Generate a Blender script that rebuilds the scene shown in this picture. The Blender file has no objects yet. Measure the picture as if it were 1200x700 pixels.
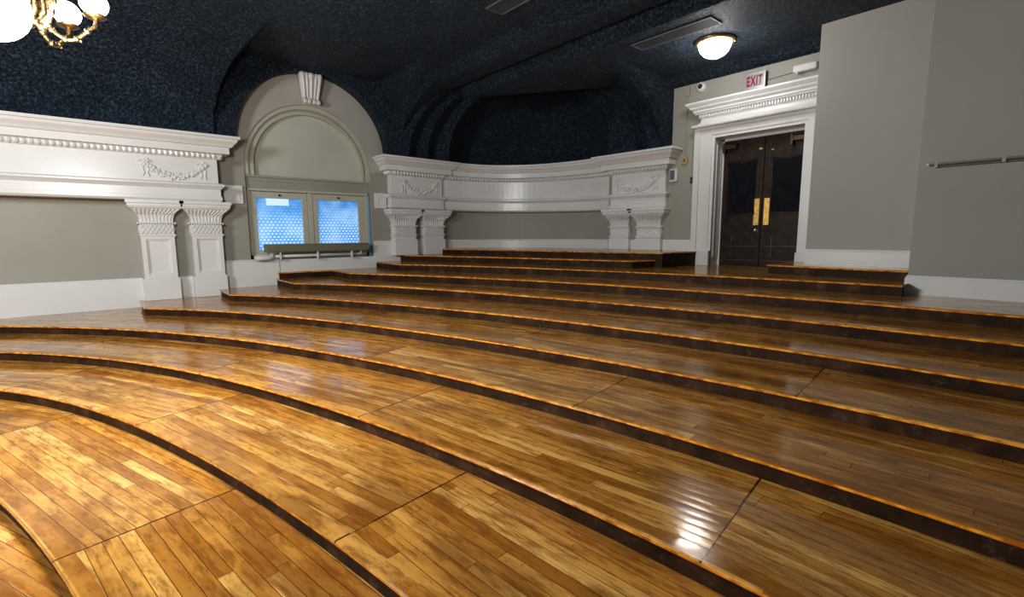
import bpy, bmesh, math, random
from mathutils import Vector, Matrix
from mathutils.geometry import tessellate_polygon
random.seed(7)
PI = math.pi
S = bpy.context.scene
COL = S.collection
ZC = 1.54                      # camera height above the lecture floor; all z below are relative to the lens
# ------------------------------------------------------------------ camera
f, pit, rol, yaw = 568.16, 0.13131, -0.0060966, 0.86158
cd = bpy.data.cameras.new('camera'); cam = bpy.data.objects.new('camera', cd); COL.objects.link(cam)
cd.sensor_width = 36; cd.lens = f/1200*36; cd.clip_start = .05
right = Vector((math.cos(yaw), math.sin(yaw), 0))
fwd = Vector((-math.sin(yaw)*math.cos(pit), math.cos(yaw)*math.cos(pit), -math.sin(pit)))
up = right.cross(fwd)
r2 = right*math.cos(rol)+up*math.sin(rol); u2 = up*math.cos(rol)-right*math.sin(rol)
M = Matrix((r2, u2, -fwd)).transposed().to_4x4(); M.translation = Vector((0, 0, ZC))
cam.matrix_world = M
S.camera = cam

# ------------------------------------------------------------------ node helpers
def new_mat(name):
    m = bpy.data.materials.new(name); m.use_nodes = True
    nt = m.node_tree; nt.nodes.clear()
    out = nt.nodes.new('ShaderNodeOutputMaterial'); b = nt.nodes.new('ShaderNodeBsdfPrincipled')
    nt.links.new(b.outputs[0], out.inputs[0])
    return m, nt, b
class NT:
    def __init__(s, nt): s.nt = nt
    def n(s, t, **k):
        x = s.nt.nodes.new('ShaderNode'+t)
        for a, v in k.items(): setattr(x, a, v)
        return x
    def l(s, a, b): s.nt.links.new(a, b)
    def math(s, op, a, b=None, c=None, clamp=False):
        x = s.n('Math', operation=op); x.use_clamp = clamp
        for i, v in enumerate((a, b, c)):
            if v is None: continue
            if isinstance(v, (int, float)): x.inputs[i].default_value = v
            else: s.l(v, x.inputs[i])
        return x.outputs[0]
    def ramp(s, fac, stops):
        x = s.n('ValToRGB'); s.l(fac, x.inputs[0]); e = x.color_ramp.elements
        while len(e) < len(stops): e.new(.5)
        for q, (p, c) in zip(e, stops): q.position = p; q.color = (*c, 1) if len(c) == 3 else c
        return x.outputs[0]
    def mix(s, fac, a, b, bt='MIX'):
        x = s.n('Mix', data_type='RGBA', blend_type=bt)
        for i, v in ((0, fac), (6, a), (7, b)):
            if isinstance(v, (int, float)): x.inputs[i].default_value = v
            elif isinstance(v, tuple): x.inputs[i].default_value = (*v, 1)
            else: s.l(v, x.inputs[i])
        return x.outputs[2]
    def noise(s, vec, scale, detail=2, rough=.5, dim='3D'):
        x = s.n('TexNoise', noise_dimensions=dim); x.inputs['Scale'].default_value = scale
        x.inputs['Detail'].default_value = detail; x.inputs['Roughness'].default_value = rough
        if vec is not None: s.l(vec, x.inputs['Vector'])
        return x.outputs[0]
    def bump(s, h, strength, dist, b):
        x = s.n('Bump'); x.inputs['Strength'].default_value = strength; x.inputs['Distance'].default_value = dist
        s.l(h, x.inputs['Height']); s.l(x.outputs[0], b.inputs['Normal']); return x
def plain(name, col, rough=.5, metal=0, var=.06, scale=6, bump=0, bscale=60, coat=0, spec=None):
    m, nt, b = new_mat(name); N = NT(nt)
    g = N.n('NewGeometry').outputs['Position']
    ns = N.noise(g, scale, 4)
    c = N.ramp(ns, [(.3, tuple(max(0, v*(1-var)) for v in col)), (.7, tuple(min(1, v*(1+var)) for v in col))])
    N.l(c, b.inputs['Base Color'])
    b.inputs['Roughness'].default_value = rough; b.inputs['Metallic'].default_value = metal
    if coat: b.inputs['Coat Weight'].default_value = coat; b.inputs['Coat Roughness'].default_value = .2
    if spec is not None: b.inputs['Specular IOR Level'].default_value = spec
    if bump: N.bump(N.noise(g, bscale, 3), bump, .01, b)
    return m
def emis(name, col, strength):
    m, nt, b = new_mat(name)
    b.inputs['Base Color'].default_value = (*col, 1); b.inputs['Emission Color'].default_value = (*col, 1)
    b.inputs['Emission Strength'].default_value = strength; b.inputs['Roughness'].default_value = .2
    return m
def wood_mat(name, planks=True, orange_front=False):
    m, nt, b = new_mat(name); N = NT(nt)
    uv = N.n('UVMap').outputs[0]; sp = N.n('SeparateXYZ'); N.l(uv, sp.inputs[0]); u, v = sp.outputs[0], sp.outputs[1]
    pos = N.n('NewGeometry').outputs['Position']
    W, L = .064, 1.7
    row = N.math('FLOOR', N.math('DIVIDE', v, W))
    wn = N.n('TexWhiteNoise', noise_dimensions='1D'); N.l(row, wn.inputs['W'])
    us = N.math('DIVIDE', N.math('ADD', u, N.math('MULTIPLY', wn.outputs[0], 7.3)), L)
    colm = N.math('FLOOR', us)
    cv = N.n('CombineXYZ'); N.l(row, cv.inputs[0]); N.l(colm, cv.inputs[1])
    w2 = N.n('TexWhiteNoise', noise_dimensions='2D'); N.l(cv.outputs[0], w2.inputs['Vector'])
    rnd = w2.outputs[0]
    # grain, stretched along the board and shifted for every board
    gv = N.n('CombineXYZ'); N.l(N.math('MULTIPLY', u, 2.2), gv.inputs[0]); N.l(N.math('MULTIPLY', v, 70), gv.inputs[1]); N.l(N.math('MULTIPLY', rnd, 40), gv.inputs[2])
    grain = N.noise(gv.outputs[0], 1.0, 5, .6)
    fv = N.n('CombineXYZ'); N.l(N.math('MULTIPLY', u, 4.5), fv.inputs[0]); N.l(N.math('MULTIPLY', v, 24), fv.inputs[1]); N.l(N.math('MULTIPLY', rnd, 23), fv.inputs[2])
    flame = N.noise(fv.outputs[0], 1.0, 8, .72)
    fv2 = N.n('CombineXYZ'); N.l(N.math('MULTIPLY', u, 1.1), fv2.inputs[0]); N.l(N.math('MULTIPLY', v, 3.2), fv2.inputs[1])
    stain = N.noise(fv2.outputs[0], 1.0, 6, .68)
    base = N.ramp(rnd, [(0, (.36, .16, .028)), (.3, (.53, .26, .052)), (.7, (.64, .34, .080)), (1, (.80, .49, .15))])
    base = N.mix(N.math('MULTIPLY', N.ramp(grain, [(.3, (0, 0, 0)), (.75, (1, 1, 1))]), .45), base, (.32, .125, .018), 'MIX')
    dark = N.ramp(flame, [(.47, (0, 0, 0)), (.62, (1, 1, 1))])
    base = N.mix(N.math('MULTIPLY', dark, .72), base, (.18, .062, .009))
    base = N.mix(N.math('MULTIPLY', N.ramp(stain, [(.46, (0, 0, 0)), (.60, (1, 1, 1))]), .62), base, (.17, .062, .010))
    height = N.math('MULTIPLY', grain, .15)
    if planks:
        fv_ = N.math('FRACT', N.math('DIVIDE', v, W)); fu_ = N.math('FRACT', us)
        dv = N.math('MULTIPLY', N.math('MINIMUM', fv_, N.math('SUBTRACT', 1, fv_)), W)
        du = N.math('MULTIPLY', N.math('MINIMUM', fu_, N.math('SUBTRACT', 1, fu_)), L)
        d = N.math('MINIMUM', dv, du)
        wv = N.math('ADD', .0007, N.math('MULTIPLY', N.noise(pos, 2.5, 2), .0016))
        gap = N.math('LESS_THAN', d, wv)
        base = N.mix(N.math('MULTIPLY', gap, .85), base, (.045, .016, .004))
        # cupped boards: gives the rippled streaks in the reflections
        cup = N.math('MULTIPLY', N.math('SINE', N.math('MULTIPLY', fv_, PI)), .5)
        height = N.math('ADD', height, N.math('MULTIPLY', cup, .55))
        height = N.math('SUBTRACT', height, N.math('MULTIPLY', gap, .4))
    # radial joints between sectors come as a second uv channel
    ju = N.n('UVMap', uv_map='joint').outputs[0]; js = N.n('SeparateXYZ'); N.l(ju, js.inputs[0])
    jd = N.math('LESS_THAN', N.math('ABSOLUTE', js.outputs[0]), N.math('ADD', .002, N.math('MULTIPLY', N.noise(pos, 9, 3), .007)))
    base = N.mix(N.math('MULTIPLY', jd, .9), base, (.035, .013, .004))
    spk = N.ramp(N.noise(pos, 38, 2), [(.70, (0, 0, 0)), (.76, (1, 1, 1))])
    base = N.mix(N.math('MULTIPLY', spk, .55), base, (.09, .03, .008))
    if orange_front:
        nz = N.n('SeparateXYZ'); N.l(N.n('NewGeometry').outputs['Normal'], nz.inputs[0])
        side = N.math('LESS_THAN', nz.outputs[2], .5)
        wear = N.ramp(N.noise(pos, 14, 4), [(.35, (.42, .13, .012)), (.6, (.95, .42, .05)), (.75, (1., .55, .10))])
        base = N.mix(side, base, wear)
    N.l(base, b.inputs['Base Color'])
    rr = N.ramp(N.noise(pos, 5, 5), [(.3, (.07,)*3), (.7, (.20,)*3)])
    N.l(rr, b.inputs['Roughness'])
    b.inputs['Specular IOR Level'].default_value = .55
    wv_ = N.noise(pos, 7, 2)
    hh = N.math('ADD', height, N.math('MULTIPLY', wv_, .5))
    N.bump(hh, .38, .004, b)
    return m
def riser_mat():
    m, nt, b = new_mat('scuffed dark riser'); N = NT(nt)
    pos = N.n('NewGeometry').outputs['Position']
    c = N.ramp(N.noise(pos, 5, 6, .65), [(.3, (.014, .007, .003)), (.55, (.048, .023, .010)), (.75, (.11, .06, .03))])
    c = N.mix(N.ramp(N.noise(pos, 11, 6, .8), [(.57, (0, 0, 0)), (.68, (.6, .6, .6))]), c, (.12, .10, .085))
    N.l(c, b.inputs['Base Color']); b.inputs['Roughness'].default_value = .6; b.inputs['Specular IOR Level'].default_value = .2
    return m
def ceiling_mat():
    m, nt, b = new_mat('navy stippled plaster'); N = NT(nt)
    pos = N.n('NewGeometry').outputs['Position']
    n1 = N.noise(pos, 28, 4, .7); n2 = N.noise(pos, 2.2, 4, .6)
    c = N.ramp(N.math('ADD', N.math('MULTIPLY', n1, .88), N.math('MULTIPLY', n2, .12)), [(.37, (.009, .019, .034)), (.52, (.036, .061, .095)), (.66, (.14, .20, .27))])
    N.l(c, b.inputs['Base Color']); b.inputs['Roughness'].default_value = .6
    b.inputs['Specular IOR Level'].default_value = .35
    N.bump(N.noise(pos, 26, 4, .75), 1.0, .13, b)
    return m
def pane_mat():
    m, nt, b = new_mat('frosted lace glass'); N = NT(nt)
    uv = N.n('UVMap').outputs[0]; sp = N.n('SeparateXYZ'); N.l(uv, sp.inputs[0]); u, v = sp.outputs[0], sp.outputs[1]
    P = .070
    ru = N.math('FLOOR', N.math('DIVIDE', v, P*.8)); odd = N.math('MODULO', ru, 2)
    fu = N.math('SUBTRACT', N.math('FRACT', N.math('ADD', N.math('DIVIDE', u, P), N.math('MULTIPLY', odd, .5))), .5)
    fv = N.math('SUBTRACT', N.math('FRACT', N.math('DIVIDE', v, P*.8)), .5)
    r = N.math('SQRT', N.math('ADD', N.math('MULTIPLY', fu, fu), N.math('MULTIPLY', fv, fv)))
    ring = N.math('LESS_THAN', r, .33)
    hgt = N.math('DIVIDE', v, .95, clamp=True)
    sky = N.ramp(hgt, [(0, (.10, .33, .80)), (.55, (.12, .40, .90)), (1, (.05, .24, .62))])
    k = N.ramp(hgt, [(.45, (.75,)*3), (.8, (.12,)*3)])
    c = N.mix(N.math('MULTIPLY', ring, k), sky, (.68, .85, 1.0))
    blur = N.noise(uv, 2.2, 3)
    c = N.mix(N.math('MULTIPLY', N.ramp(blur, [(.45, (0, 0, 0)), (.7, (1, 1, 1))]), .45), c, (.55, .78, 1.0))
    N.l(c, b.inputs['Base Color']); N.l(c, b.inputs['Emission Color']); b.inputs['Emission Strength'].default_value = .66  # emission stands in for daylight coming through the frosted glass
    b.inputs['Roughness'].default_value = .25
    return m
WOOD = wood_mat('varnished maple boards'); NOSE = wood_mat('worn maple nosing', False, True); RISER = riser_mat()
CEIL = ceiling_mat()
WHITE = plain('glossy white plaster paint', (.70, .71, .71), .28, var=.03, scale=2, bump=.08, bscale=25)
WHITE2 = plain('satin white trim paint', (.72, .725, .72), .3, var=.02, scale=3, bump=.05)
TAUPE = plain('taupe wall paint', (.345, .34, .298), .6, var=.05, scale=1.2, bump=.06, bscale=90)
TAUPE2 = plain('grey taupe wall paint', (.40, .40, .37), .62, var=.05, scale=.9, bump=.08, bscale=120)
TAUPE3 = plain('darker grey taupe wall paint', (.33, .335, .305), .62, var=.05, scale=.9, bump=.08, bscale=120)
CREAM = plain('cream grey window paint', (.49, .49, .41), .42, var=.04, scale=3)
TYMP = plain('pale green grey panel paint', (.52, .55, .48), .5, var=.05, scale=1.3, bump=.05)
DTAUPE = plain('olive taupe paint', (.20, .185, .125), .5, var=.05)
BRASS = plain('aged brass', (.72, .48, .16), .3, 1, var=.25, scale=25)
ABRASS = plain('antique brass casting', (.24, .17, .08), .35, 1, var=.45, scale=30, bump=.5, bscale=60)
CHROME = plain('polished steel', (.75, .75, .76), .15, 1)
DOORM = plain('dark brown riveted sheet metal', (.034, .023, .017), .42, .1, var=.4, scale=9, bump=.1, bscale=14)
RIVET = plain('worn rivet heads', (.17, .14, .11), .4, .7)
VINYL = plain('black vinyl sheet', (.005, .007, .011), .6, 0, var=.3)
DOORM.node_tree.nodes['Principled BSDF'].inputs['Specular IOR Level'].default_value = .2
VINYL.node_tree.nodes['Principled BSDF'].inputs['Specular IOR Level'].default_value = .16
BLACK = plain('black plastic', (.012, .012, .012), .35)
PLAST = plain('white plastic', (.66, .66, .66), .35, var=.02)
BEIGE = plain('beige plastic', (.42, .33, .20), .5)
GREYM = plain('painted grey metal', (.13, .14, .155), .65, 0, var=.1)
SLAT = plain('dark grey slat paint', (.12, .13, .14), .7)
DGREY = plain('dark duct interior', (.004, .004, .005), .6)
SIGN = plain('brushed aluminium sign face', (.27, .30, .33), .35, .2, var=.15, scale=20)
RED = emis('red sign letters', (.36, .002, .008), .08)
SHADOW = plain('dark gap', (.02, .018, .015), .8)
GLOBE = emis('lit opal glass', (1, .97, .92), 9)
DOME = emis('lit opal dome', (1, .97, .93), 14)
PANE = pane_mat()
SKYREF = emis('painted sky reflection', (.55, .72, .82), .7)

# ------------------------------------------------------------------ mesh helpers
def V(x, y, z): return Vector((x, y, z+ZC))
class MB:
    def __init__(s): s.v = []; s.f = []; s.sm = False
    def add(s, vs, fs):
        o = len(s.v); s.v += [Vector(p) for p in vs]; s.f += [tuple(i+o for i in q) for q in fs]; return s
    def box(s, x0, x1, y0, y1, z0, z1):
        vs = [V(x, y, z) for z in (z0, z1) for (x, y) in ((x0, y0), (x1, y0), (x1, y1), (x0, y1))]
        return s.add(vs, [(3, 2, 1, 0), (4, 5, 6, 7), (0, 1, 5, 4), (1, 2, 6, 5), (2, 3, 7, 6), (3, 0, 4, 7)])
    def obox(s, o, a, b, c):           # oriented box: corner o and three edge vectors (world, z relative to lens)
        o = V(*o); a, b, c = Vector(a), Vector(b), Vector(c)
        vs = [o, o+a, o+a+b, o+b, o+c, o+a+c, o+a+b+c, o+b+c]
        return s.add(vs, [(3, 2, 1, 0), (4, 5, 6, 7), (0, 1, 5, 4), (1, 2, 6, 5), (2, 3, 7, 6), (3, 0, 4, 7)])
    def tube(s, pts, r, n=8, taper=None):
        pts = [V(*p) for p in pts]; ring0 = None; vs = []; fs = []
        nrm = None
        for i, p in enumerate(pts):
            t = (pts[min(i+1, len(pts)-1)]-pts[max(i-1, 0)]).normalized()
            if nrm is None: nrm = t.orthogonal().normalized()
            nrm = (nrm-t*nrm.dot(t)).normalized(); bn = t.cross(nrm)
            rr = r*(taper[i] if taper else 1)
            for k in range(n):
                a = 2*PI*k/n; vs.append(p+(nrm*math.cos(a)+bn*math.sin(a))*rr)
        m = len(pts)
        for i in range(m-1):
            for k in range(n): fs.append((i*n+k, i*n+(k+1) % n, (i+1)*n+(k+1) % n, (i+1)*n+k))
        fs.append(tuple(range(n))[::-1]); fs.append(tuple((m-1)*n+k for k in range(n)))
        return s.add(vs, fs)
    def lathe(s, c, prof, n=24, ax=(0, 0, 1)):      # prof: (radius, distance along axis)
        c = V(*c); ax = Vector(ax).normalized(); e1 = ax.orthogonal().normalized(); e2 = ax.cross(e1); vs = []; fs = []
        for (r, h) in prof:
            for k in range(n):
                a = 2*PI*k/n; vs.append(c+ax*h+(e1*math.cos(a)+e2*math.sin(a))*max(r, 1e-4))
        for i in range(len(prof)-1):
            for k in range(n): fs.append((i*n+k, i*n+(k+1) % n, (i+1)*n+(k+1) % n, (i+1)*n+k))
        return s.add(vs, fs)
    def ball(s, c, r, n=8, sc=(1, 1, 1)):
        c = V(*c); m = max(3, n//2); vs = []; fs = []
        for i in range(m+1):
            th = PI*i/m
            for k in range(n):
                a = 2*PI*k/n; vs.append(c+Vector((math.sin(th)*math.cos(a)*r*sc[0], math.sin(th)*math.sin(a)*r*sc[1], math.cos(th)*r*sc[2])))
        for i in range(m):
            for k in range(n): fs.append((i*n+k, (i+1)*n+k, (i+1)*n+(k+1) % n, i*n+(k+1) % n))
        return s.add(vs, fs)
    def sweep(s, path, prof, side=1, closed_prof=True):
        # path: [(x,y,dz)], prof: [(d,z)]; d goes to the side of the path (right-hand if side=1)
        n = len(path); rows = []
        for i in range(n):
            p = Vector(path[i][:2]); dz = path[i][2] if len(path[i]) > 2 else 0
            d1 = (p-Vector(path[i-1][:2])).normalized() if i > 0 else None
            d2 = (Vector(path[i+1][:2])-p).normalized() if i < n-1 else None
            if d1 is None: d1 = d2
            if d2 is None: d2 = d1
            n1 = Vector((d1.y, -d1.x))*side; n2 = Vector((d2.y, -d2.x))*side
            m = (n1+n2); m = m/max(.25, m.length_squared)*2
            rows.append([V(p.x+m.x*d, p.y+m.y*d, z+dz) for d, z in prof])
        k = len(prof); vs = [q for r in rows for q in r]; fs = []
        kk = k if closed_prof else k-1
        for i in range(n-1):
            for j in range(kk): fs.append((i*k+j, (i+1)*k+j, (i+1)*k+(j+1) % k, i*k+(j+1) % k))
        if closed_prof: fs.append(tuple(range(k))); fs.append(tuple((n-1)*k+j for j in range(k))[::-1])
        return s.add(vs, fs)
    def build(s, name, mat, parent=None, smooth=False, bevel=0, label=None, cat=None, group=None, kind=None, org=None, recalc=True):
        me = bpy.data.meshes.new(name)
        if parent is not None: o0 = parent_world(parent)
        elif org is not None: o0 = V(*org)
        else:
            xs = [p.x for p in s.v]; ys = [p.y for p in s.v]; o0 = Vector(((min(xs)+max(xs))/2, (min(ys)+max(ys))/2, min(p.z for p in s.v)))
        me.from_pydata([p-o0 for p in s.v], [], s.f)
        if recalc:
            bm = bmesh.new(); bm.from_mesh(me); bmesh.ops.recalc_face_normals(bm, faces=bm.faces); bm.to_mesh(me); bm.free()
        for m in (mat if isinstance(mat, list) else [mat]): me.materials.append(m)
        if smooth: 
            for p in me.polygons: p.use_smooth = True
        o = bpy.data.objects.new(name, me); COL.objects.link(o)
        if parent is not None: o.parent = parent
        else: o.location = o0
        if bevel:
            b = o.modifiers.new('bevel', 'BEVEL'); b.width = bevel; b.segments = 2; b.limit_method = 'ANGLE'
        tag(o, label, cat, group, kind)
        return o
def parent_world(o):
    p = Vector((0, 0, 0))
    while o is not None: p += Vector(o.location); o = o.parent
    return p
def tag(o, label=None, cat=None, group=None, kind=None):
    if label: o['label'] = label
    if cat: o['category'] = cat
    if group: o['group'] = group
    if kind: o['kind'] = kind
def thing(name, loc, label=None, cat=None, group=None, kind=None):
    o = bpy.data.objects.new(name, None); o.empty_display_size = .1; COL.objects.link(o); o.location = V(*loc)
    tag(o, label, cat, group, kind); return o
def smooth_angle(o, ang=40):
    me = o.data
    for p in me.polygons: p.use_smooth = True
    bm = bmesh.new(); bm.from_mesh(me)
    for e in bm.edges:
        if len(e.link_faces) == 2 and e.calc_face_angle(0) > math.radians(ang): e.smooth = False
    bm.to_mesh(me); bm.free(); return o

# ------------------------------------------------------------------ tiers
Z = [-1.44, -1.335, -1.23, -1.125, -1.018, -.910, -.797, -.68, -.56, -.435, -.315]
ZF = -1.54
FIT = [(-4.1, [.089776, -.043023, 0, 0]), (-6.12, [.8715, -.046505, .00049825, -1.0733e-5]), (-7.56, [1.6628, -.042531, .00023797, -4.7349e-6]),
       (-8.95, [2.4671, -.038913, .00010519, -1.9768e-6]), (-8.71, [3.315, -.041233, .00026288, -2.8122e-6]), (-8.66, [4.1397, -.03718, .00019117, -2.0455e-6]),
       (-8.64, [4.9753, -.037788, .00031962, -3.3749e-6]), (-8.66, [5.6773, -.022302, -.00018369, 1.3077e-6]), (-8.60, [6.4994, -.023019, -4.6452e-5, -1.5034e-7])]
def curve_y(k, x):
    xm, c = FIT[k]; x = -abs(x)
    def g(t): return c[0]+c[1]*t**2+c[2]*t**4+c[3]*t**6
    def dg(t): return 2*c[1]*t+4*c[2]*t**3+6*c[3]*t**5
    if x >= xm: return g(x)
    return g(xm)+dg(xm)*(x-xm)
LW = -9.795
def front(k):
    XR = 9.6
    if k <= 8:
        xm = FIT[k][0]
        x0 = LW if k <= 3 else xm
        x1 = XR if k <= 7 else -1.18
        n = int((x1-x0)/.15); pts = [(x0+(x1-x0)*i/n, curve_y(k, x0+(x1-x0)*i/n)) for i in range(n+1)]
        pre = {4: [(LW, pts[0][1]+.02)], 5: [(LW, 1.59)], 6: [(LW, 2.54)], 7: [(LW, 2.58), (-9.70, 2.58), (-9.66, 3.55)], 8: [(LW, curve_y(8, -8.6)+.08)]}.get(k, [])
        return pre+pts
    if k == 9:
        return smooth_line([(-9.84, 5.08), (-8.05, 5.72), (-6.66, 6.13), (-4.70, 6.62)])+[(-4.56, 7.3), (-4.56, 8.3)]
    return smooth_line([(-9.84, 6.04), (-8.74, 6.27), (-7.11, 6.62), (-4.47, 7.12)])+[(-4.40, 8.25)]
def smooth_line(c, n=10):
    out = []
    for i in range(len(c)-1):
        p0 = Vector(c[max(i-1, 0)]); p1 = Vector(c[i]); p2 = Vector(c[i+1]); p3 = Vector(c[min(i+2, len(c)-1)])
        for j in range(n):
            t = j/n; out.append(tuple(.5*((2*p1)+(p2-p0)*t+(2*p0-5*p1+4*p2-p3)*t*t+(3*p1-p0-3*p2+p3)*t**3)))
    return out+[tuple(c[-1])]
# joints: x position on the front curve for every tier and its plan angle (degrees)
JO = {0: [(-2.86, 102.5), (-4.93, 114), (-1.0, 96), (1.0, 84), (2.7, 78), (4.7, 66)],
      1: [(-2.01, 99.5), (-4.28, 109.2), (-6.08, 124), (0.2, 90), (2.3, 81), (4.3, 71)],
      2: [(-.82, 98.2), (-3.1, 103.2), (-5.11, 115.5), (-7.1, 124), (1.2, 84), (3.2, 77), (5.2, 68)],
      3: [(-2.07, 101.1), (-4.2, 107), (-6.3, 117), (-8.0, 124), (.4, 89), (2.6, 80), (4.8, 70)],
      4: [(-1.07, 96.8), (-3.51, 101), (-5.6, 111), (-7.5, 119), (1.3, 84), (3.6, 76)],
      5: [(-2.2, 99), (-4.5, 106), (-6.6, 113), (.3, 89), (2.6, 80)],
      6: [(-1.26, 97), (-3.4, 102), (-5.6, 109), (-7.6, 114), (1.1, 85)],
      7: [(-2.4, 98), (-4.8, 104), (-7.0, 110), (.2, 89)],
      8: [(-3.3, 97), (-5.6, 102), (-7.6, 107)], 9: [(-6.2, 104)], 10: [(-6.6, 104)]}
def tread_mesh(poly, joints, z, parent, name='tread', flatdir=None):
    """poly: plan outline; joints: [(x,y,angle)] lines; boards run along the chord of each sector"""
    tris = tessellate_polygon([[Vector((x, y, 0)) for x, y in poly]])
    bm = bmesh.new(); vs = [bm.verts.new((x, y, z+ZC)) for x, y in poly]
    for t in tris:
        try: bm.faces.new([vs[i] for i in t])
        except ValueError: pass
    js = sorted(joints, key=lambda j: j[0])
    for (x, y, a) in js:
        d = Vector((math.cos(math.radians(a)), math.sin(math.radians(a)), 0))
        bmesh.ops.bisect_plane(bm, geom=bm.verts[:]+bm.edges[:]+bm.faces[:], plane_co=(x, y, z+ZC), plane_no=(d.y, -d.x, 0))
    uvl = bm.loops.layers.uv.new('UVMap'); jl = bm.loops.layers.uv.new('joint')
    def side(p, j):
        d = (math.cos(math.radians(j[2])), math.sin(math.radians(j[2])))
        return (p[0]-j[0])*d[1]-(p[1]-j[1])*d[0]
    o0 = parent_world(parent)
    for fc in bm.faces:
        if fc.normal.z < 0: fc.normal_flip()
        c = fc.calc_center_median(); i = sum(1 for j in js if side(c, j) > 0)
        a = js[i-1] if i > 0 else None; b = js[i] if i < len(js) else None
        if a and b: dr = Vector((b[0]-a[0], b[1]-a[1]))
        elif b: q = math.radians(b[2]-90+8); dr = Vector((math.cos(q), math.sin(q)))
        elif a: q = math.radians(a[2]-90-7); dr = Vector((math.cos(q), math.sin(q)))
        else: dr = Vector((1, 0))
        if flatdir: dr = Vector(flatdir)
        dr = dr.normalized(); org = a or b or (0, 0, 90)
        for lp in fc.loops:
            p = lp.vert.co; r = Vector((p.x-org[0], p.y-org[1]))
            lp[uvl].uv = (r.dot(dr)+i*3.17+z*9, -r.x*dr.y+r.y*dr.x+i*1.931)
            dd = [side(p, j) for j in (a, b) if j]
            lp[jl].uv = (min(dd, key=abs) if dd else 9, 0)
    # joint distance must be interpolated consistently inside a face: store distance to the nearer joint of the face centre
    for fc in bm.faces:
        c = fc.calc_center_median(); i = sum(1 for j in js if side(c, j) > 0)
        cand = [j for j in ((js[i-1] if i > 0 else None), (js[i] if i < len(js) else None)) if j]
        if not cand: 
            for lp in fc.loops: lp[jl].uv = (9, 0)
            continue
        touch = [j for j in cand if any(abs(side(l.vert.co, j)) < 1e-4 for l in fc.loops)]
        j = touch[0] if touch else None
        for lp in fc.loops: lp[jl].uv = (side(lp.vert.co, j) if j else 9, 0)
    for v in bm.verts: v.co = v.co-o0
    me = bpy.data.meshes.new(name); bm.to_mesh(me); bm.free(); me.materials.append(WOOD)
    o = bpy.data.objects.new(name, me); COL.objects.link(o); o.parent = parent
    return o
def nosing(path, z, parent, joints=()):
    w, t, n = .075, .021, len(path)
    prof = [(0, -t), (.003, -t*.75), (.003, -t*.25), (-.003, .0015), (-w, .0015), (-w, -t)]
    mb = MB(); mb.sweep([(x, y, z) for x, y in path], prof, side=1)
    o = mb.build('nosing', NOSE, parent, recalc=True)
    me = o.data; L = [0]
    for i in range(1, n): L.append(L[-1]+(Vector(path[i])-Vector(path[i-1])).length)
    uv = me.uv_layers.new(name='UVMap'); jl = me.uv_layers.new(name='joint'); k = len(prof)
    for lp in me.loops:
        i, j = divmod(lp.vertex_index, k); uv.data[lp.index].uv = (L[i], .041+(0 if j < 3 else -.04 if j > 3 else 0)+.3*round(z*30)*.083*9)
        d = 9
        for (jx, jy, a) in joints:
            q = path[i]; dd = (q[0]-jx)
            if abs(dd) < abs(d): d = dd
        jl.data[lp.index].uv = (d if abs(d) < .35 else 9, 0)
    return o
TIERL = ['lowest curved wooden tier, only its dark edge showing in the bottom left corner',
 'curved wooden tier with a radial joint, second platform up from the bottom left corner',
 'broad curved wooden tier, third platform up, crossing the middle of the floor',
 'curved wooden tier, fourth up, reaching the long white baseboard of the left wall',
 'curved wooden tier, fifth up, ending under the two tall panelled pilasters',
 'curved wooden tier, sixth up, starting at the white plinth left of the window',
 'curved wooden tier, seventh up, starting below the left end of the window heater',
 'curved wooden tier, eighth up, with a narrow ledge along the wall below the window',
 'wooden landing tier, ninth up, running to the foot of the dark double doors',
 'wooden tier in front of the curved niche, one step above the door landing',
 'topmost wooden tier, floor of the curved niche beneath the short pilasters']
fronts = [front(k) for k in range(11)]
def inset(path, d):
    out = []
    for i, p in enumerate(path):
        p = Vector(p); d1 = (p-Vector(path[i-1])).normalized() if i > 0 else None; d2 = (Vector(path[i+1])-p).normalized() if i < len(path)-1 else None
        d1 = d1 or d2; d2 = d2 or d1; n = Vector((d1.y, -d1.x))+Vector((d2.y, -d2.x)); n = n/max(.25, n.length_squared)*2
        out.append((p.x-n.x*d, p.y-n.y*d))
    return out
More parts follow.
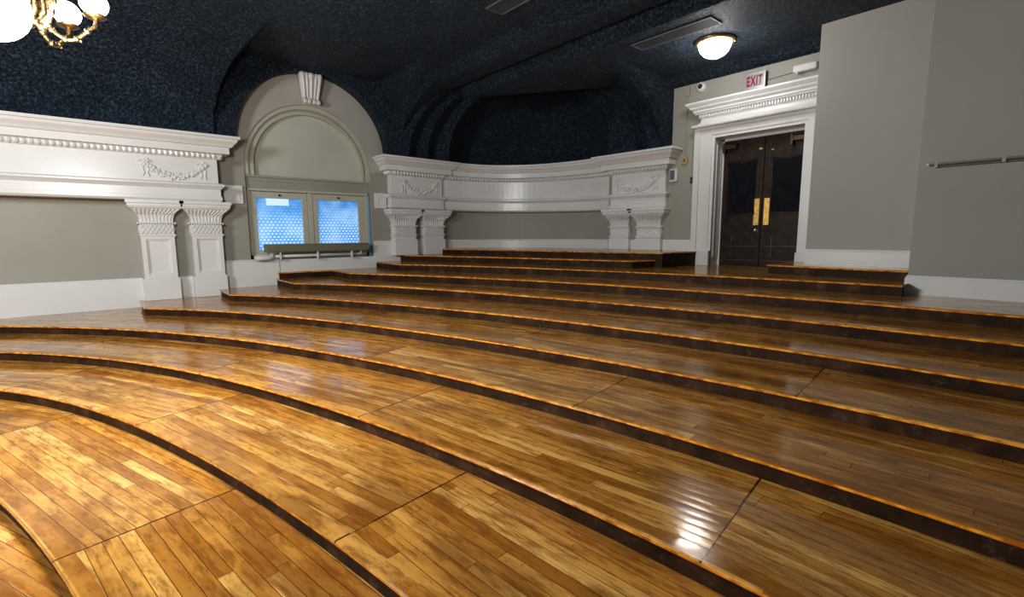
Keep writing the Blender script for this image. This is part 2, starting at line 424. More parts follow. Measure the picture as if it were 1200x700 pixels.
for k in range(11):
    F = fronts[k]; x_mid = -4.0
    t = thing('seating_tier', (x_mid, F[len(F)//2][1], Z[k-1] if k else ZF), TIERL[k], 'tier', 'curved wooden seating tiers')
    js = []
    for (jx, ang) in JO[k]:
        yy = min(F, key=lambda p: abs(p[0]-jx))
        if k <= 8: js.append((jx, curve_y(k, jx), ang))
        else: js.append((jx, yy[1], ang))
    if k <= 7:
        B = [(x, y+.04) for x, y in fronts[k+1]]
        if k == 7: B = B+[(-1.18, 7.1), (9.6, 7.1)]
        poly = F+B[::-1]
    elif k == 8: poly = F+[(-1.18, 8.5), (LW, 8.5)]
    elif k == 9: poly = [p for p in F[:-2]]+[(-4.56, 7.3), (-4.56, 8.2), (LW, 8.2)]
    else: poly = F[:-1]+[(-4.40, 8.2), (-6.4, 8.2), (-6.4, 8.6), (LW, 8.6)]
    tread_mesh(poly, js, Z[k], t)
    nosing(F, Z[k], t, js)
    zb = Z[k-1]-.004 if k else ZF
    R = inset(F, .018)
    mb = MB()
    if k == 10:
        # front riser stands on the tier below, the side return falls two steps to the landing
        mb.sweep(R[:-1], [(0, zb), (0, Z[k]-.01), (-.02, Z[k]-.01), (-.02, zb)])
        mb.sweep([(R[-2][0]-.16, R[-2][1]-.03), R[-2], R[-1]], [(0, Z[8]), (0, Z[k]-.01), (-.02, Z[k]-.01), (-.02, Z[8])])
    else: mb.sweep(R, [(0, zb), (0, Z[k]-.01), (-.02, Z[k]-.01), (-.02, zb)])
    mb.build('riser', RISER, t)
# small raised platform in front of the projecting wall, right of the doors
t = thing('side_platform', (-2.0, 7.3, Z[8]), 'small raised wooden platform right of the double doors, against the projecting grey wall', 'platform')
SP = [(-2.80, 8.3), (-2.80, 7.06), (-1.18, 6.96)]
tread_mesh([(-2.80, 7.06), (-1.18, 6.96), (-1.18, 7.7), (-2.48, 7.7), (-2.48, 8.3), (-2.80, 8.3)], [], Z[9], t, flatdir=(1, -.05))
nosing(SP, Z[9], t)
MB().sweep(inset(SP, .018), [(0, Z[8]-.003), (0, Z[9]-.01), (-.02, Z[9]-.01), (-.02, Z[8]-.003)]).build('riser', RISER, t)
# lecture floor (structure)
fl = MB().box(-10, 9.8, -8, 8.6, ZF-.1, ZF-.0)
fo = fl.build('floor', WOOD, kind='structure')
uvf = fo.data.uv_layers.new(name='UVMap'); jf = fo.data.uv_layers.new(name='joint')
for lp in fo.data.loops:
    c = fo.data.vertices[lp.vertex_index].co; a = math.radians(24)
    uvf.data[lp.index].uv = (c.x*math.cos(a)+c.y*math.sin(a), -c.x*math.sin(a)+c.y*math.cos(a)); jf.data[lp.index].uv = (9, 0)

# ------------------------------------------------------------------ walls
WY0, WY1, WZB, WZS, WR, WC = 2.16, 4.52, -.43, 1.27, 1.18, 3.34
def arch_pts(R, yc, zs, n=40, y0=None, y1=None): return [(yc-R*math.cos(PI*i/n), zs+R*math.sin(PI*i/n)) for i in range(n+1)]
def holed_wall_x(name, X, outer, hole, thick, mat):
    loops = [[Vector((y, z, 0)) for y, z in outer], [Vector((y, z, 0)) for y, z in hole]]
    flat = outer+hole; tr = tessellate_polygon(loops)
    mb = MB(); mb.add([V(X, y, z) for y, z in flat], [t for t in tr]); mb.add([V(X-thick, y, z) for y, z in flat], [t[::-1] for t in tr])
    h = hole; n = len(h)
    mb.add([V(X, y, z) for y, z in h]+[V(X-thick, y, z) for y, z in h], [(i, (i+1) % n, n+(i+1) % n, n+i) for i in range(n)])
    return mb.build(name, mat, kind='structure', recalc=False)
hole = [(WY0, WZB)]+arch_pts(WR, WC, WZS)+[(WY1, WZB)]
holed_wall_x('wall_left', -9.8, [(-8, ZF), (-8, 3.4), (6.4, 3.4), (6.4, ZF)], hole, .3, TAUPE)
LUN = plain('lit lunette grey', (.44, .435, .405), .5, var=.04, scale=1.5, bump=.05)  # lighter tone paints in the cornice's shade on the wall below
lo_ = [(2.0, 1.30)]+arch_pts(1.425, 3.42, 1.59)+[(4.845, 1.30)]; lh_ = [(WC-WR-.001, 1.30)]+[(y, z) for y, z in arch_pts(WR, WC, WZS) if z > 1.31]+[(WC+WR+.001, 1.30)]
ring_ = lo_+lh_[::-1]
tl = tessellate_polygon([[Vector((y, z, 0)) for y, z in ring_]])
MB().add([V(-9.795, y, z) for y, z in ring_], tl).build('wall_lunette', LUN, kind='structure')
# niche wall: curved corner, then the rear wall with the door
def niche_arc(off, n=26):
    out = []; a, b, e = 3.1+off, 2.05+off, 2.6
    for i in range(n+1):
        th = PI/2*i/n; c, s_ = max(0, math.cos(th)), max(0, math.sin(th))
        out.append((-6.45-a*(c**(2/e)), 6.2+b*(s_**(2/e))))
    return out
nw = [(-9.8, 6.3)]+niche_arc(.22)[1:]+[(-6.45, 8.2), (-6.45, 8.6)]
arcw = niche_arc(.22); arcw = [(-9.8, 6.2)]+[(max(-9.8, x), y) for x, y in arcw if y > 6.25]
MB().sweep(arcw, [(0, -.7), (0, 1.6), (-.08, 1.6), (-.08, -.7)]).build('wall_niche', TAUPE, kind='structure')
DX0, DX1, DZ1 = -4.20, -2.82, 1.61
WB = 8.2
mb = MB()
mb.box(-6.45, DX0, WB, WB+.3, -.7, 2.58).box(DX0, DX1, WB, WB+.3, DZ1, 2.58).box(DX1, -2.2, WB, WB+.3, -.7, 2.58)
mb2 = MB().box(-5.03, DX0-.03, WB, WB+.3, -.7, 2.585).box(DX0-.03, DX1+.03, WB, WB+.3, DZ1+.03, 2.585).box(DX1+.03, -2.2, WB, WB+.3, -.7, 2.585).box(-6.45, -5.03, WB, WB+.3, -.7, 1.3)
mb2.build('wall_rear', TAUPE, kind='structure')
MB().box(-2.49, -1.18, 7.55, 8.6, -1.4, 2.76).build('wall_projecting', TAUPE2, kind='structure')
MB().box(-1.20, 9.8, 6.78, 8.6, -1.4, 2.76).build('wall_booth', TAUPE3, kind='structure')
MB().box(9.7, 9.9, -8, 8.6, ZF, 3.4).build('wall_right', TAUPE, kind='structure')
MB().box(-10, 9.9, -8.2, -8, ZF, 3.4).build('wall_front', TAUPE, kind='structure')
# baseboards
def base(name, path, z0, z1, d=.025, mat=WHITE2):
    prof = [(-.01, z0), (d, z0), (d, z1-.035), (d*.55, z1-.012), (d*.3, z1), (-.01, z1)]
    return MB().sweep(path, prof).build(name, mat, kind='structure')
base('baseboard_left', [(-9.8, -8), (-9.8, .56)], -1.13, -.655, .04)
base('baseboard_pilasters', [(-9.8, .56), (-9.8, 1.78)], -1.03, -.665, .04)
base('baseboard_window', [(-9.8, 1.70), (-9.8, 2.62)], -.92, -.425, .06)
base('baseboard_sill', [(-9.8, 2.63), (-9.8, 4.56)], -.80, -.440, .045)
base('baseboard_seam', [(-9.8, 1.75), (-9.8, 2.60)], -.92, -.655, .068)
base('baseboard_niche_side', [(-9.8, 4.54), (-9.8, 6.2)], -.58, -.115, .05)
base('baseboard_niche', [(x, y) for x, y in arcw], -.32, -.115, .03)
base('baseboard_rear', [(-6.4, WB), (-4.55, WB)], -.57, -.115, .03)
base('baseboard_projecting', [(-2.49, 7.55), (-1.18, 7.55)], -.44, -.225, .02)
base('baseboard_booth', [(-1.20, 7.55), (-1.20, 6.78), (9.7, 6.78)], -.69, -.47, .022)

# ------------------------------------------------------------------ entablatures
CORN = [(-.28, 1.62), (.31, 1.62), (.31, 1.578), (.28, 1.572), (.268, 1.535), (.225, 1.49), (.215, 1.475), (.20, 1.452), (.165, 1.446), (.165, 1.345), (.10, 1.34), (.10, 1.355), (-.28, 1.355)]
DENT = [(-.28, 1.355), (.085, 1.355), (.07, 1.33), (.045, 1.275), (.035, 1.262), (-.28, 1.262)]
FRZ = [(-.28, 1.262), (0, 1.262), (0, .87), (-.28, .87)]
ARC = [(-.28, .87), (.045, .87), (.075, .85), (.075, .825), (.05, .80), (.03, .775), (.02, .77), (.02, .655), (.035, .65), (.035, .60), (.01, .57), (-.28, .57)]
def resample(path, step):
    pts = [(Vector(p[:2]), p[2] if len(p) > 2 else 0) for p in path]; out = []; carry = step/2
    for (a, za), (b, zb) in zip(pts, pts[1:]):
        L = (b-a).length; d = (b-a).normalized(); s = carry
        while s < L:
            out.append((a+d*s, za+(zb-za)*s/L, d)); s += step
        carry = s-L
    return out
def entablature(path, label, garlands, segs=None):
    t = thing('entablature', (path[len(path)//2][0], path[len(path)//2][1], .57+path[0][2]), label, 'entablature', None)
    MB().sweep(path, CORN).build('cornice', WHITE, t)
    MB().sweep(path, FRZ).build('frieze', WHITE, t)
    MB().sweep(path, ARC).build('architrave', WHITE, t)
    mb = MB().sweep(path, DENT)
    for (p, dz, d) in resample(path, .072):          # egg shapes of the bed moulding
        n = Vector((d.y, -d.x)); c = p+n*.07
        if c.x < -9.78: continue
        mb.ball((c.x, c.y, 1.308+dz), .034, 6, (1-.25*abs(n.x), 1-.25*abs(n.y), 1.35))
    mb.build('egg_moulding', WHITE, t)
    for g in garlands: garland(g, t)
    return t
def garland(g, parent):
    (p0, p1, z, dz) = g; p0 = Vector(p0); p1 = Vector(p1); d = (p1-p0); W = d.length; d.normalize(); n = Vector((d.y, -d.x))
    mb = MB(); rnd = random.Random(3)
    def P(u, zz, o=0): q = p0+d*u+n*o; return (q.x, q.y, z+zz)
    N = 46
    for i in range(N+1):
        u = i/N; x = W*(.12+.76*u); sag = -.17*(1-(2*u-1)**2)+.07; th = .02+.03*math.sin(PI*u)
        for k in range(3):
            mb.ball(P(x+rnd.uniform(-.012, .012), sag+rnd.uniform(-th, th), rnd.uniform(.0, .018)), rnd.uniform(.018, .03), 6, (1, 1, 1))
    for e in (.12, .88):                                # knots with hanging ribbons
        for k in range(16): mb.ball(P(W*e+rnd.uniform(-.05, .05), .09+rnd.uniform(-.04, .05), .003), rnd.uniform(.018, .03), 6)
        for s_ in (-1, 1):
            mb.tube([P(W*e, .08, .004), P(W*e+s_*.04, .0, .008), P(W*e+s_*.02, -.06, .006), P(W*e+s_*.045, -.12, .004)], .013, 6)
            mb.tube([P(W*e, .10, .004), P(W*e+s_*.06, .13, .006), P(W*e+s_*.09, .10, .006)], .012, 6)
    mb.build('garland', WHITE, parent, smooth=True)
EL = [(-9.5, -7.9, 0), (-9.5, 1.69, 0), (-9.79, 1.69, 0)]
entablature(EL, 'long white classical entablature with garland relief along the left wall, above two tall pilasters',
            [((-9.5, .60), (-9.5, 1.60), 1.05, 0)])
arc = niche_arc(.0, 30)
def zo(x, y):
    u = max(0, min(1, ((x+9.6)*.6+(y-5)*.4)/(4.3*.6+3.1*.4))); return .005-.10*u
cen = [(x, y) for x, y in arc if y > 6.22 and x < -6.5]
NP = [(-9.79, 4.90), (-9.6, 4.90), (-9.58, 6.14), (-9.64, 6.14)]+[(x-.06*max(0, min(1, (7.8-y)/1.5)), y+.05*max(0, min(1, (x+9.3)/1.5))) for x, y in cen[1:-1]]+[(-6.32, 8.22), (-6.32, 8.13), (-5.10, 8.13), (-5.10, 8.19)]
NP = [(x, y, zo(x, y)) for x, y in NP]
entablature(NP, 'concave white classical entablature sweeping round the curved niche, above four short pilasters',
            [((-9.59, 5.05), (-9.59, 6.10), 1.03, 0), ((-6.28, 8.13), (-5.16, 8.13), .95, 0)])

# ------------------------------------------------------------------ pilasters
def pilaster(c, tdir, ndir, zb, zbt, dz, w, label, panel, group):
    """c: point on the wall plane, tdir along the wall, ndir to the room"""
    c = Vector(c); T = Vector(tdir); Nn = Vector(ndir)
    t = thing('pilaster', (c.x, c.y, zb), label, 'pilaster', group)
    def P(u, d, z): q = c+T*u+Nn*d; return (q.x, q.y, z)
    def blk(mb, u0, u1, d0, d1, z0, z1):
        a = P(u0, d0, z0); e1 = (T*(u1-u0)).to_3d(); e2 = (Nn*(d1-d0)).to_3d(); mb.obox(a, e1, e2, (0, 0, z1-z0)); return mb
    h = w/2
    blk(MB(), -h-.025, h+.025, 0, .225, zb, zbt).build('base', WHITE2, t, bevel=.008)
    zs = .015+dz
    # shaft
    if panel:
        mb = MB(); blk(mb, -h, h, 0, .165, zbt, zs)
        st = .065
        blk(mb, -h, -h+st, .165, .205, zbt, zs); blk(mb, h-st, h, .165, .205, zbt, zs)
        blk(mb, -h+st, h-st, .165, .205, zs-.06, zs); blk(mb, -h+st, h-st, .165, .205, zbt, zbt+.07)
        mb.build('shaft', WHITE2, t, bevel=.003)
        pm = MB(); s2 = st+.022
        for (a0, a1, b0, b1) in ((-h+st, -h+s2, zbt+.07, zs-.06), (h-s2, h-st, zbt+.07, zs-.06), (-h+s2, h-s2, zs-.082, zs-.06), (-h+s2, h-s2, zbt+.07, zbt+.092)):
            blk(pm, a0, a1, .165, .182, b0, b1)
        pm.build('panel_moulding', WHITE2, t)
    else:
        blk(MB(), -h, h, 0, .195, zbt, zs).build('shaft', WHITE2, t, bevel=.003)
    mb = MB(); blk(mb, -h-.022, h+.022, 0, .222, zs, zs+.022); blk(mb, -h-.012, h+.012, 0, .212, zs-.02, zs); mb.build('astragal', WHITE2, t, bevel=.004)
    # necking with criss-cross foliage
    z0, z1 = zs+.022, .20+dz
    mb = MB(); blk(mb, -h, h, 0, .195, z0, z1)
    rnd = random.Random(5)
    m = 7
    for i in range(m):
        for r_ in range(3):
            u = -h+.03+(2*h-.06)*(i+.5*(r_ % 2))/(m-.5); zc_ = z0+.03+r_*(z1-z0-.05)/2.4
            for s_ in (-1, 1): mb.tube([P(u-.028*s_, .197, zc_-.03), P(u, .206, zc_), P(u+.028*s_, .197, zc_+.03)], .0085, 5)
    for i in range(4): 
        for s_ in (0, 1): mb.tube([P((h if s_ else -h), .03+.045*i, z0+.02), P((h+.008 if s_ else -h-.008), .05+.045*i, (z0+z1)/2), P((h if s_ else -h), .03+.045*i, z1-.02)], .008, 5)
    mb.build('necking', WHITE2, t)
    # rope ring
    mb = MB(); zr = .212+dz; blk(mb, -h-.01, h+.01, 0, .21, zr-.012, zr+.012)
    k = int(2*h/.03)
    for i in range(k+1): mb.ball(P(-h-.02+(2*h+.04)*i/k, .218, zr), .019, 6)
    for i in range(7):
        for s_ in (-1, 1): mb.ball(P(s_*(h+.018), .03*i+.02, zr), .018, 6)
    mb.build('rope_ring', WHITE2, t, smooth=True)
    # flared bell
    zq = [.222, .27, .32, .36, .40, .43, .455]; hw = [h, h+.002, h+.012, h+.03, h+.058, h+.09, h+.125]; dd = [.195, .197, .205, .22, .245, .27, .30]
    vs = []; fs = []
    for z_, a, d_ in zip(zq, hw, dd):
        for (u, e) in ((-a, 0), (-a, d_), (a, d_), (a, 0)): vs.append(V(*P(u, e, z_+dz)))
    for i in range(len(zq)-1):
        for j in range(4): fs.append((i*4+j, i*4+(j+1) % 4, i*4+4+(j+1) % 4, i*4+4+j))
    fs += [(3, 2, 1, 0), tuple(len(vs)-4+j for j in range(4))]
    mb = MB().add(vs, fs)
    nf = 9
    for i in range(nf):
        u = (i+.5)/nf*2-1
        mb.tube([P(u*a*.93, d_+.002, z_+dz) for z_, a, d_ in zip(zq[:-1], hw, dd)], .011, 6)
    for i in range(11):                              # slanted leaves of the top row
        u = (i+.5)/11*2-1; mb.tube([P(u*hw[3]-.02, dd[3]+.012, .36+dz), P(u*hw[5]+.02, dd[5]+.012, .435+dz)], .013, 6)
    mb.build('capital', WHITE2, t)
    mb = MB()
    a = hw[-1]
    for (z_0, z_1, e) in ((.455, .475, .0), (.475, .52, .012), (.52, .572, .03)): blk(mb, -a-e, a+e, 0, .30+e, z_0+dz, z_1+dz)
    mb.build('abacus', WHITE2, t, bevel=.006)
    return t
gp = 'tall panelled pilasters at the left wall'; gn = 'short pilasters of the niche'
pilaster((-9.8, .80), (0, 1), (1, 0), -1.018, -.665, 0, .44, 'tall white panelled pilaster with leafy capital, the left one of the left wall pair', True, gp)
pilaster((-9.8, 1.48), (0, 1), (1, 0), -1.018, -.665, 0, .44, 'tall white panelled pilaster with leafy capital, the right one of the left wall pair', True, gp)
pilaster((-9.8, 5.20), (0, 1), (1, 0), -.435, -.09, -.015, .50, 'short white pilaster of the niche, closest to the window', False, gn)
pilaster((-9.8, 5.93), (0, 1), (1, 0), -.435, -.09, -.02, .50, 'short white pilaster of the niche, second one from the window', False, gn)
pilaster((-6.10, 8.3), (1, 0), (0, -1), -.315, -.10, -.075, .44, 'short white pilaster of the niche, second one from the door', False, gn)
pilaster((-5.42, 8.3), (1, 0), (0, -1), -.315, -.10, -.085, .52, 'short white pilaster of the niche, closest to the door', False, gn)

# white wall blocks either side of the window
for (y0, y1, lb) in ((1.80, 2.10, 'small white square panel block on the wall between the long entablature and the window'), (4.59, 4.85, 'small white square panel block on the wall between the window and the niche')):
    t = thing('impost_block', (-9.8, (y0+y1)/2, .57), lb, 'wall block')
    MB().box(-9.8, -9.755, y0, y1, .57, .885).build('block', WHITE2, t, bevel=.004)
    mb = MB()
    for a in ((y0+.05, y1-.05, .815, .835), (y0+.05, y1-.05, .62, .64), (y0+.05, y0+.07, .64, .815), (y1-.07, y1-.05, .64, .815)): mb.box(-9.755, -9.745, *a)
    mb.build('panel_moulding', WHITE2, t)
# scroll keystone
t = thing('scroll_keystone', (-9.8, 3.36, 2.46), 'white carved scroll keystone at the crown of the arch over the window', 'keystone')
prof = [(2.99, .20, .205), (2.95, .205, .20), (2.85, .19, .185), (2.7, .15, .165), (2.58, .12, .15), (2.52, .12, .145)]
for nm, us in (('ribbed_shaft', (-.8, -.42, 0, .42, .8)),):
    mb = MB(); vs = []; fs = []
    for z_, d_, a in prof:
        for (u, e) in ((-a, 0), (-a, d_), (a, d_), (a, 0)): vs.append(V(-9.8+e, 3.36+u, z_))
    for i in range(len(prof)-1):
        for j in range(4): fs.append((i*4+j, i*4+(j+1) % 4, i*4+4+(j+1) % 4, i*4+4+j))
    fs += [(3, 2, 1, 0), tuple(len(vs)-4+j for j in range(4))]
    mb.add(vs, fs)
    for u in us: mb.tube([(-9.8+d_+.005, 3.36+u*a, z_) for z_, d_, a in prof], .03 if u in (-.8, 0, .8) else .022, 8)
    mb.build(nm, WHITE2, t, smooth=True)
mb = MB()
for u in (-.12, -.045, .045, .12): mb.lathe((-9.66, 3.36+u-.035, 2.50), [(.001, 0), (.045, 0), (.05, .02), (.05, .05), (.045, .07), (.001, .07)], 16, (0, 1, 0))
mb.build('lower_scroll', WHITE2, t, smooth=True)
mb = MB()
for u in (-.14, 0, .14): mb.lathe((-9.63, 3.36+u-.055, 2.95), [(.001, 0), (.05, 0), (.058, .02), (.058, .09), (.05, .11), (.001, .11)], 16, (0, 1, 0))
mb.build('upper_scroll', WHITE2, t, smooth=True)

# ------------------------------------------------------------------ window
t = thing('window_1', (-9.9, 3.34, WZB), kind='structure')
def arch_band(mb, R0, R1, x0, x1, yc=WC, zs=WZS, n=48, zbot=None):
    p0 = arch_pts(R0, yc, zs, n); p1 = arch_pts(R1, yc, zs, n)
    if zbot is not None: p0 = [(p0[0][0], zbot)]+p0+[(p0[-1][0], zbot)]; p1 = [(p1[0][0], zbot)]+p1+[(p1[-1][0], zbot)]
    m = len(p0); vs = []; fs = []
    for (x, pp) in ((x1, p0), (x1, p1), (x0, p1), (x0, p0)): vs += [V(x, y, z) for y, z in pp]
    for r_ in range(4):
        for i in range(m-1): fs.append((r_*m+i, r_*m+i+1, ((r_+1) % 4)*m+i+1, ((r_+1) % 4)*m+i))
    mb.add(vs, fs); return mb
mb = MB(); arch_band(mb, WR, WR-.075, -9.90, -9.83, zbot=1.1); mb.build('archivolt', CREAM, t)
mb = MB(); arch_band(mb, WR-.075, WR-.115, -9.93, -9.86, zbot=1.1); mb.build('archivolt_ring', TAUPE, t)
mb = MB(); arch_band(mb, WR-.115, WR-.17, -9.95, -9.84, zbot=1.1); mb.build('inner_ring', CREAM, t)
mb = MB(); pts = [(WC-(WR-.16), 1.05)]+arch_pts(WR-.16, WC, WZS)+[(WC+(WR-.16), 1.05)]
mb.add([V(-9.93, y, z) for y, z in pts], [tuple(range(len(pts)))]); mb.build('tympanum', TYMP, t)
mb = MB(); mb.box(-10.0, -9.87, WY0, WY1, .87, 1.08).box(-10.0, -9.835, WY0, WY1, 1.06, 1.10).box(-10, -9.86, WY0, WY1, .99, 1.005); mb.build('transom', TAUPE, t, bevel=.004)
mb = MB(); mb.box(-10.0, -9.86, WY0+.03, WY1-.03, .82, .87); mb.build('head_rail', CREAM, t, bevel=.01)
mb = MB(); mb.box(-10, -9.9, WY0, WY0+.07, WZB, .83).box(-10, -9.9, WY1-.10, WY1-.0, WZB, .83).box(-10, -9.9, 3.255, 3.345, WZB, .83).box(-10, -9.9, WY0, WY1, WZB, WZB+.08)
mb.build('frame', CREAM, t, bevel=.004)
for (y0, y1, g0, g1) in ((2.23, 3.25, 2.34, 3.15), (3.35, 4.42, 3.45, 4.28)):
    s_ = MB(); zb_, zt_, gb, gt = WZB+.06, .81, -.27, .70
    s_.box(-9.99, -9.915, y0, g0, zb_, zt_).box(-9.99, -9.915, g1, y1, zb_, zt_).box(-9.99, -9.915, g0, g1, gt, zt_).box(-9.99, -9.915, g0, g1, zb_, gb)
    sash = s_.build('sash', CREAM, t, bevel=.005)
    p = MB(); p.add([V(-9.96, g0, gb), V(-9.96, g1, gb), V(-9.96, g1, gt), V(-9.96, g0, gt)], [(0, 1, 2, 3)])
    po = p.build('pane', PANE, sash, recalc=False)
    uv = po.data.uv_layers.new(name='UVMap')
    for lp in po.data.loops:
        c = po.data.vertices[lp.vertex_index].co+parent_world(sash); uv.data[lp.index].uv = (c.y, c.z-ZC-gb)
    MB().tube([(-9.915, (g0+g1)/2, .755), (-9.885, (g0+g1)/2, .755)], .018, 10).build('latch', BLACK, sash)
    if y0 < 3:
        # glowing plate painted in as the sky's reflection on the upper glass
        m_ = MB().box(-9.957, -9.955, g0+.18, g0+.58, gt-.13, gt-.005); m_.build('painted_reflection', SKYREF, sash)
m_ = MB().box(-9.99, -9.86, WY1-.05, WY1-.015, WZB, .80); m_.build('side_strip', plain('blue edge', (.25, .42, .6), .3), t)  # strip with one even blue base colour

# ------------------------------------------------------------------ heater under the window
t = thing('baseboard_heater', (-9.65, 3.3, -.42), 'low taupe heater cover over a white pipe, on the sill below the window', 'heater')
mb = MB(); mb.box(-9.70, -9.58, 2.36, 4.34, -.30, -.15); mb.build('cover', DTAUPE, t, bevel=.012)
mb = MB(); mb.tube([(-9.68, 2.22, -.375), (-9.68, 4.28, -.375)], .028, 12); mb.build('pipe', PLAST, t, smooth=True)
mb = MB(); mb.tube([(-9.62, 2.18, -.40), (-9.62, 2.42, -.40), (-9.64, 2.47, -.385), (-9.66, 2.48, -.33)], .04, 12); mb.build('valve_elbow', PLAST, t, smooth=True)
for y in (2.62, 3.30, 3.98): MB().box(-9.67, -9.60, y-.012, y+.012, -.44, -.30).build('bracket', PLAST, t, bevel=.003)
MB().tube([(-9.66, 4.1, -.375), (-9.66, 4.18, -.37), (-9.66, 4.19, -.30)], .016, 8).build('riser_pipe', PLAST, t)

# ------------------------------------------------------------------ door surround (casing, lintel, cornice)
t = thing('door_surround', (-3.5, WB, -.56), 'white moulded door surround with dentilled cornice round the dark double doors', 'door frame')
BANDS = ((0, .05, 0, .05, .035), (.05, .25, .05, .14, .055), (.25, .35, .14, .19, .085))
def jamb(sgn, xi):
    mb = MB()
    for (a, b_, c_, e_, d) in BANDS:
        x0, x1 = (xi-b_, xi-a) if sgn < 0 else (xi+a, xi+b_); mb.box(x0, x1, WB-d, WB-.001, -.56, DZ1+c_)
    return mb.build('jamb', WHITE2, t)
jamb(-1, DX0); jamb(1, DX1)
for (x0, x1) in ((DX0-.37, DX0), (DX1, DX1+.33)): MB().box(x0, x1, WB-.10, WB, -.56, -.30).build('plinth_block', WHITE2, t, bevel=.006)
mb = MB()
for (a, b_, c_, e_, d) in BANDS: mb.box(DX0-b_, DX1+.34, WB-d, WB-.001, DZ1+c_, DZ1+e_)
mb.build('lintel', WHITE2, t)
dp = [(DX0-.22, WB+.02), (DX0-.22, WB-.06), (DX1+.33, WB-.06)]
MB().sweep(dp, [(-.05, 1.79), (.13, 1.79), (.14, 1.81), (.12, 1.835), (.06, 1.85), (.03, 1.88), (.02, 1.93), (.03, 1.955), (-.05, 1.955)]).build('cove', WHITE2, t)
mb = MB().sweep(dp, [(-.05, 1.955), (.05, 1.955), (.05, 2.01), (-.05, 2.01)])
x = DX0-.25
while x < DX1+.3: mb.box(x, x+.022, WB-.135, WB-.10, 1.962, 2.005); x += .042
mb.build('dentil_band', WHITE2, t)
MB().sweep(dp, [(-.05, 2.01), (.09, 2.01), (.10, 2.03), (.12, 2.045), (.12, 2.07), (.16, 2.10), (.17, 2.125), (.19, 2.14), (.22, 2.17), (.22, 2.195), (-.05, 2.195)]).build('cornice', WHITE2, t)
# reveal (deep panelled side linings)
RY = 8.46
mb = MB(); mb.box(DX0-.029, DX0, WB-.002, RY+.04, -.56, DZ1).box(DX1, DX1+.029, WB-.002, RY+.04, -.56, DZ1).box(DX0-.029, DX1+.029, WB-.002, RY+.04, DZ1, DZ1+.029)
for (z0, z1) in ((-.42, 1.5),): mb.box(DX0, DX0+.012, WB+.05, WB+.06, z0, z1).box(DX0, DX0+.012, WB+.19, WB+.20, z0, z1).box(DX0, DX0+.012, WB+.05, WB+.2, z0, z0+.01)
mb.build('reveal', WHITE2, t)
mb = MB(); mb.box(DX0, DX0+.035, RY-.02, RY+.03, -.56, DZ1).box(DX0, DX1, RY-.02, RY+.03, DZ1-.045, DZ1).box(DX1-.01, DX1, RY-.02, RY+.03, -.56, DZ1); mb.build('door_stop', WHITE2, t, bevel=.004)

# ------------------------------------------------------------------ door
t = thing('door_1', (-3.5, RY+.03, -.56), kind='structure')
XM = (DX0+.035+DX1)/2
def leaf(x0, x1, hinge):
    o = MB().box(x0+.003, x1-.003, RY, RY+.05, -.559, DZ1-.045).build('door_leaf', DOORM, t, bevel=.004)
    mb = MB()
    def line(a, b_, n):
        for i in range(n+1): 
            u = i/n; mb.ball((a[0]+(b_[0]-a[0])*u, RY-.001, a[1]+(b_[1]-a[1])*u), .0065, 6, (1, .6, 1))
    for x in (x0+.035, x1-.035): line((x, -.5), (x, 1.5), 60)
    ins = x1-.085 if hinge < 0 else x0+.085
    line((ins, .55), (ins, 1.5), 28); line((x0+.035, -.36), (x1-.035, -.36), 22)
    mb.build('rivets', RIVET, o, smooth=True)
    mb = MB()
    for z_ in (-.46, -.22): mb.box(x0+.04, x1-.04, RY-.002, RY, z_, z_+.004)
    mb.box((x0+x1)/2-.15, (x0+x1)/2-.146, RY-.002, RY, -.42, -.05)
    mb.build('sheet_seams', RIVET, o)
    mb = MB(); px = x1-.125 if hinge < 0 else x0+.035
    mb.box(px, px+.09, RY-.006, RY, .13, .57); mb.build('push_plate', BRASS, o, bevel=.003)
    # black vinyl sheet over the glazed panel
    a0, a1 = (x0+.09, x1-.115) if hinge < 0 else (x0+.14, x1-.005)
    z0, z1 = .33, 1.21; nx, nz = 24, 30; vs = []; fs = []; rnd = random.Random(int(hinge+5))
    ph = rnd.random()*6
    for j in range(nz+1):
        for i in range(nx+1):
            u, v = i/nx, j/nz; sag = .03*math.sin(PI*u)*v**6
            w = .5*(.012*math.sin(9*u+3*math.sin(5*v+ph))*math.sin(PI*v)+.014*math.sin(17*v+6*(u-.5)**2*2+ph)*math.sin(PI*u)+.008*math.sin(26*(u-.5)**2*2-10*v))
            vs.append(V(a0+(a1-a0)*u+.012*math.sin(PI*v)*(1-2*u), RY-.018-w*.5, z0+(z1-z0)*v-sag))
    for j in range(nz):
        for i in range(nx): q = j*(nx+1)+i; fs.append((q, q+1, q+nx+2, q+nx+1))
    MB().add(vs, fs).build('glass_cover', VINYL, o, smooth=True)
    mb = MB(); mb.box(a0-.01, a1+.005, RY-.02, RY, z0-.02, z0+.005).box(a0-.02, a1+.01, RY-.012, RY, z1, z1+.02); mb.build('cover_batten', DOORM, o)
    MB().ball(((a0+a1)/2, RY-.03, z1-.035), .009, 8).build('tack', CHROME, o)
    mb = MB(); cx = x0+.11 if hinge < 0 else x1-.16
    mb.box(cx-.10, cx+.12, RY-.08, RY, 1.42, 1.50).box(cx-.10, cx-.06, RY-.09, RY-.01, 1.36, 1.53); mb.tube([(cx-.06, RY-.05, 1.51), (cx+.10, RY-.12, 1.50), (cx+.15, RY-.06, 1.49)], .012, 6)
    mb.build('door_closer', plain('dark bronze', (.10, .06, .035), .35, .8), o, bevel=.004)
    return o
l1 = leaf(DX0+.035, XM, -1); l2 = leaf(XM, DX1-.01, 1)
